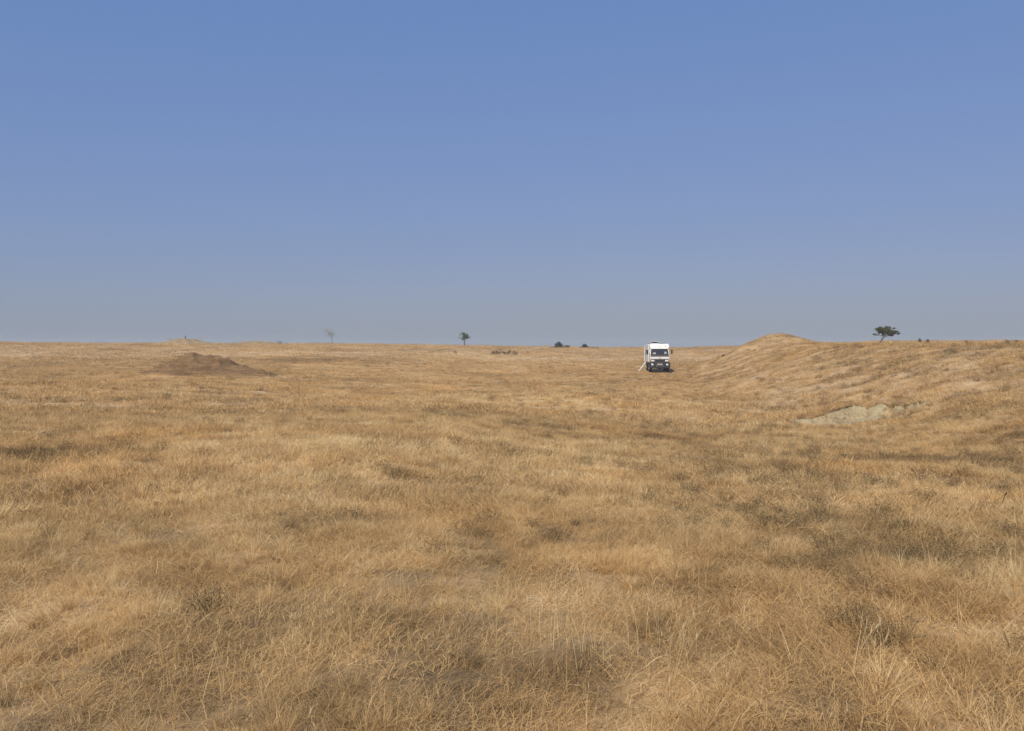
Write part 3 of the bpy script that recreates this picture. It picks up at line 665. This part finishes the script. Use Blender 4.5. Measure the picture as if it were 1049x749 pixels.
# camper body with roof cap over the cab
body = bmesh.new()
rbox(body, -1.15, 1.15, 1.85, 6.3, .98, 3.04, bev=.09, seg=4); body = bm_obj('camper_body', body, M['white'], truck)
lu = loft('roof_pod', 'white', [sec(2.60, 1.04, .40, 1.86), sec(2.84, 1.09, .46, 1.86), sec(3.06, 1.04, .80, 1.86)], body)
panel('front_window', 'glass', [(-.20, .44, 2.72), (.18, .44, 2.72), (.16, .50, 2.86), (-.18, .50, 2.86)], .014, lu, .006)
box('marker_lamp', lu, 'amber', .62, .70, .41, .46, 2.74, 2.84, bev=.01)
box('trim_strip', body, 'grille', -1.158, 1.158, 1.95, 6.2, 1.06, 1.12, bev=.004)
box('side_locker', body, 'black', -1.12, -.80, 2.0, 3.2, .56, .96, bev=.03)
for yy in (2.35, 5.2):
    wn = box('side_window', body, 'black', -1.17, -1.14, yy - .35, yy + .35, 1.85, 2.35, bev=.012); box('pane', wn, 'glass', -1.18, -1.165, yy - .30, yy + .30, 1.90, 2.30, bev=.006)
wn = box('side_window', body, 'black', 1.14, 1.17, 3.2, 4.2, 1.85, 2.35, bev=.012); box('pane', wn, 'glass', 1.165, 1.18, 3.25, 4.15, 1.90, 2.30, bev=.006)
# raised roof hatch
ht = box('roof_hatch', body, 'white', -.72, .02, 2.2, 2.95, 3.03, 3.12, bev=.02)
bm = bmesh.new()
for (a, b) in (((-.70, 2.22, 3.11), (-.70, 2.22, 3.32)), ((0, 2.22, 3.11), (0, 2.22, 3.32))): tube_bm(bm, [a, b], [.015, .015], 6)
rbox(bm, -.66, -.06, 2.26, 2.9, 3.12, 3.27, bev=.01); bm_obj('hatch_opening', bm, M['black'], ht)
panel('hatch_lid', 'cream', [(-.74, 2.16, 3.32), (.04, 2.16, 3.32), (.04, 2.98, 3.28), (-.74, 2.98, 3.28)], .022, ht)
pod = box('solar_panel', body, 'black', -.9, .9, 3.5, 5.6, 3.05, 3.10, bev=.008)
# open entry door standing out from the left flank, doorway and boarding ladder
box('doorway', body, 'black', -1.165, -1.14, 3.55, 4.30, 1.10, 2.72, bev=.006)
dr = panel('entry_door', 'white', [(-1.17, 3.52, 1.10), (-1.50, 2.86, 1.10), (-1.50, 2.86, 2.86), (-1.17, 3.52, 2.86)], .03, body)
panel('door_window', 'curtain_reflection', [(-1.23, 3.36, 1.95), (-1.43, 2.96, 1.95), (-1.43, 2.96, 2.45), (-1.23, 3.36, 2.45)], .036, dr, .01)
box('door_handle', dr, 'steel', -1.50, -1.45, 2.86, 2.92, 1.75, 1.90, bev=.01)
lad = bmesh.new()
for yy in (3.6, 4.1): tube_bm(lad, [(-1.20, yy, 1.16), (-2.12, yy, -.02)], [.035, .035], 8)
for k in range(5):
    f = .12 + k * .19; xx = -1.20 - .92 * f; zz = 1.16 - 1.18 * f; rbox(lad, xx - .10, xx + .10, 3.62, 4.08, zz - .015, zz + .015, bev=.006)
bm_obj('ladder', lad, M['white'], truck)
# mirrors on arms
for s in (-1, 1):
    ar = bmesh.new(); tube_bm(ar, [(s * 1.02, .26, 2.42), (s * 1.30, .06, 2.48), (s * 1.33, .04, 1.95), (s * 1.07, .1, 1.84)], [.016] * 4, 6)
    mi = bm_obj('mirror', ar, M['black'], cab)
    box('mirror_head', mi, 'black', s * 1.35 - .10, s * 1.35 + .10, -.0, .10, 1.98, 2.40, bev=.03)

# ------------------------------------------------------------------ haze: the dusty air over the plain
bm = bmesh.new(); rbox(bm, -1750, 1750, -1750, 1750, -9, 16, bev=0)
hz_m = bpy.data.materials.new('haze'); hz_m.use_nodes = True; n = hz_m.node_tree.nodes; n.remove(n['Principled BSDF'])
pv = n.new('ShaderNodeVolumePrincipled'); pv.inputs['Color'].default_value = (.80, .84, .84, 1); pv.inputs['Density'].default_value = .00065; pv.inputs['Anisotropy'].default_value = 0.0
hz_m.node_tree.links.new(pv.outputs[0], n['Material Output'].inputs['Volume'])
hz = bm_obj('haze', bm, hz_m); tag(hz, 'thin dusty haze lying over the whole plain', 'haze', kind='stuff')
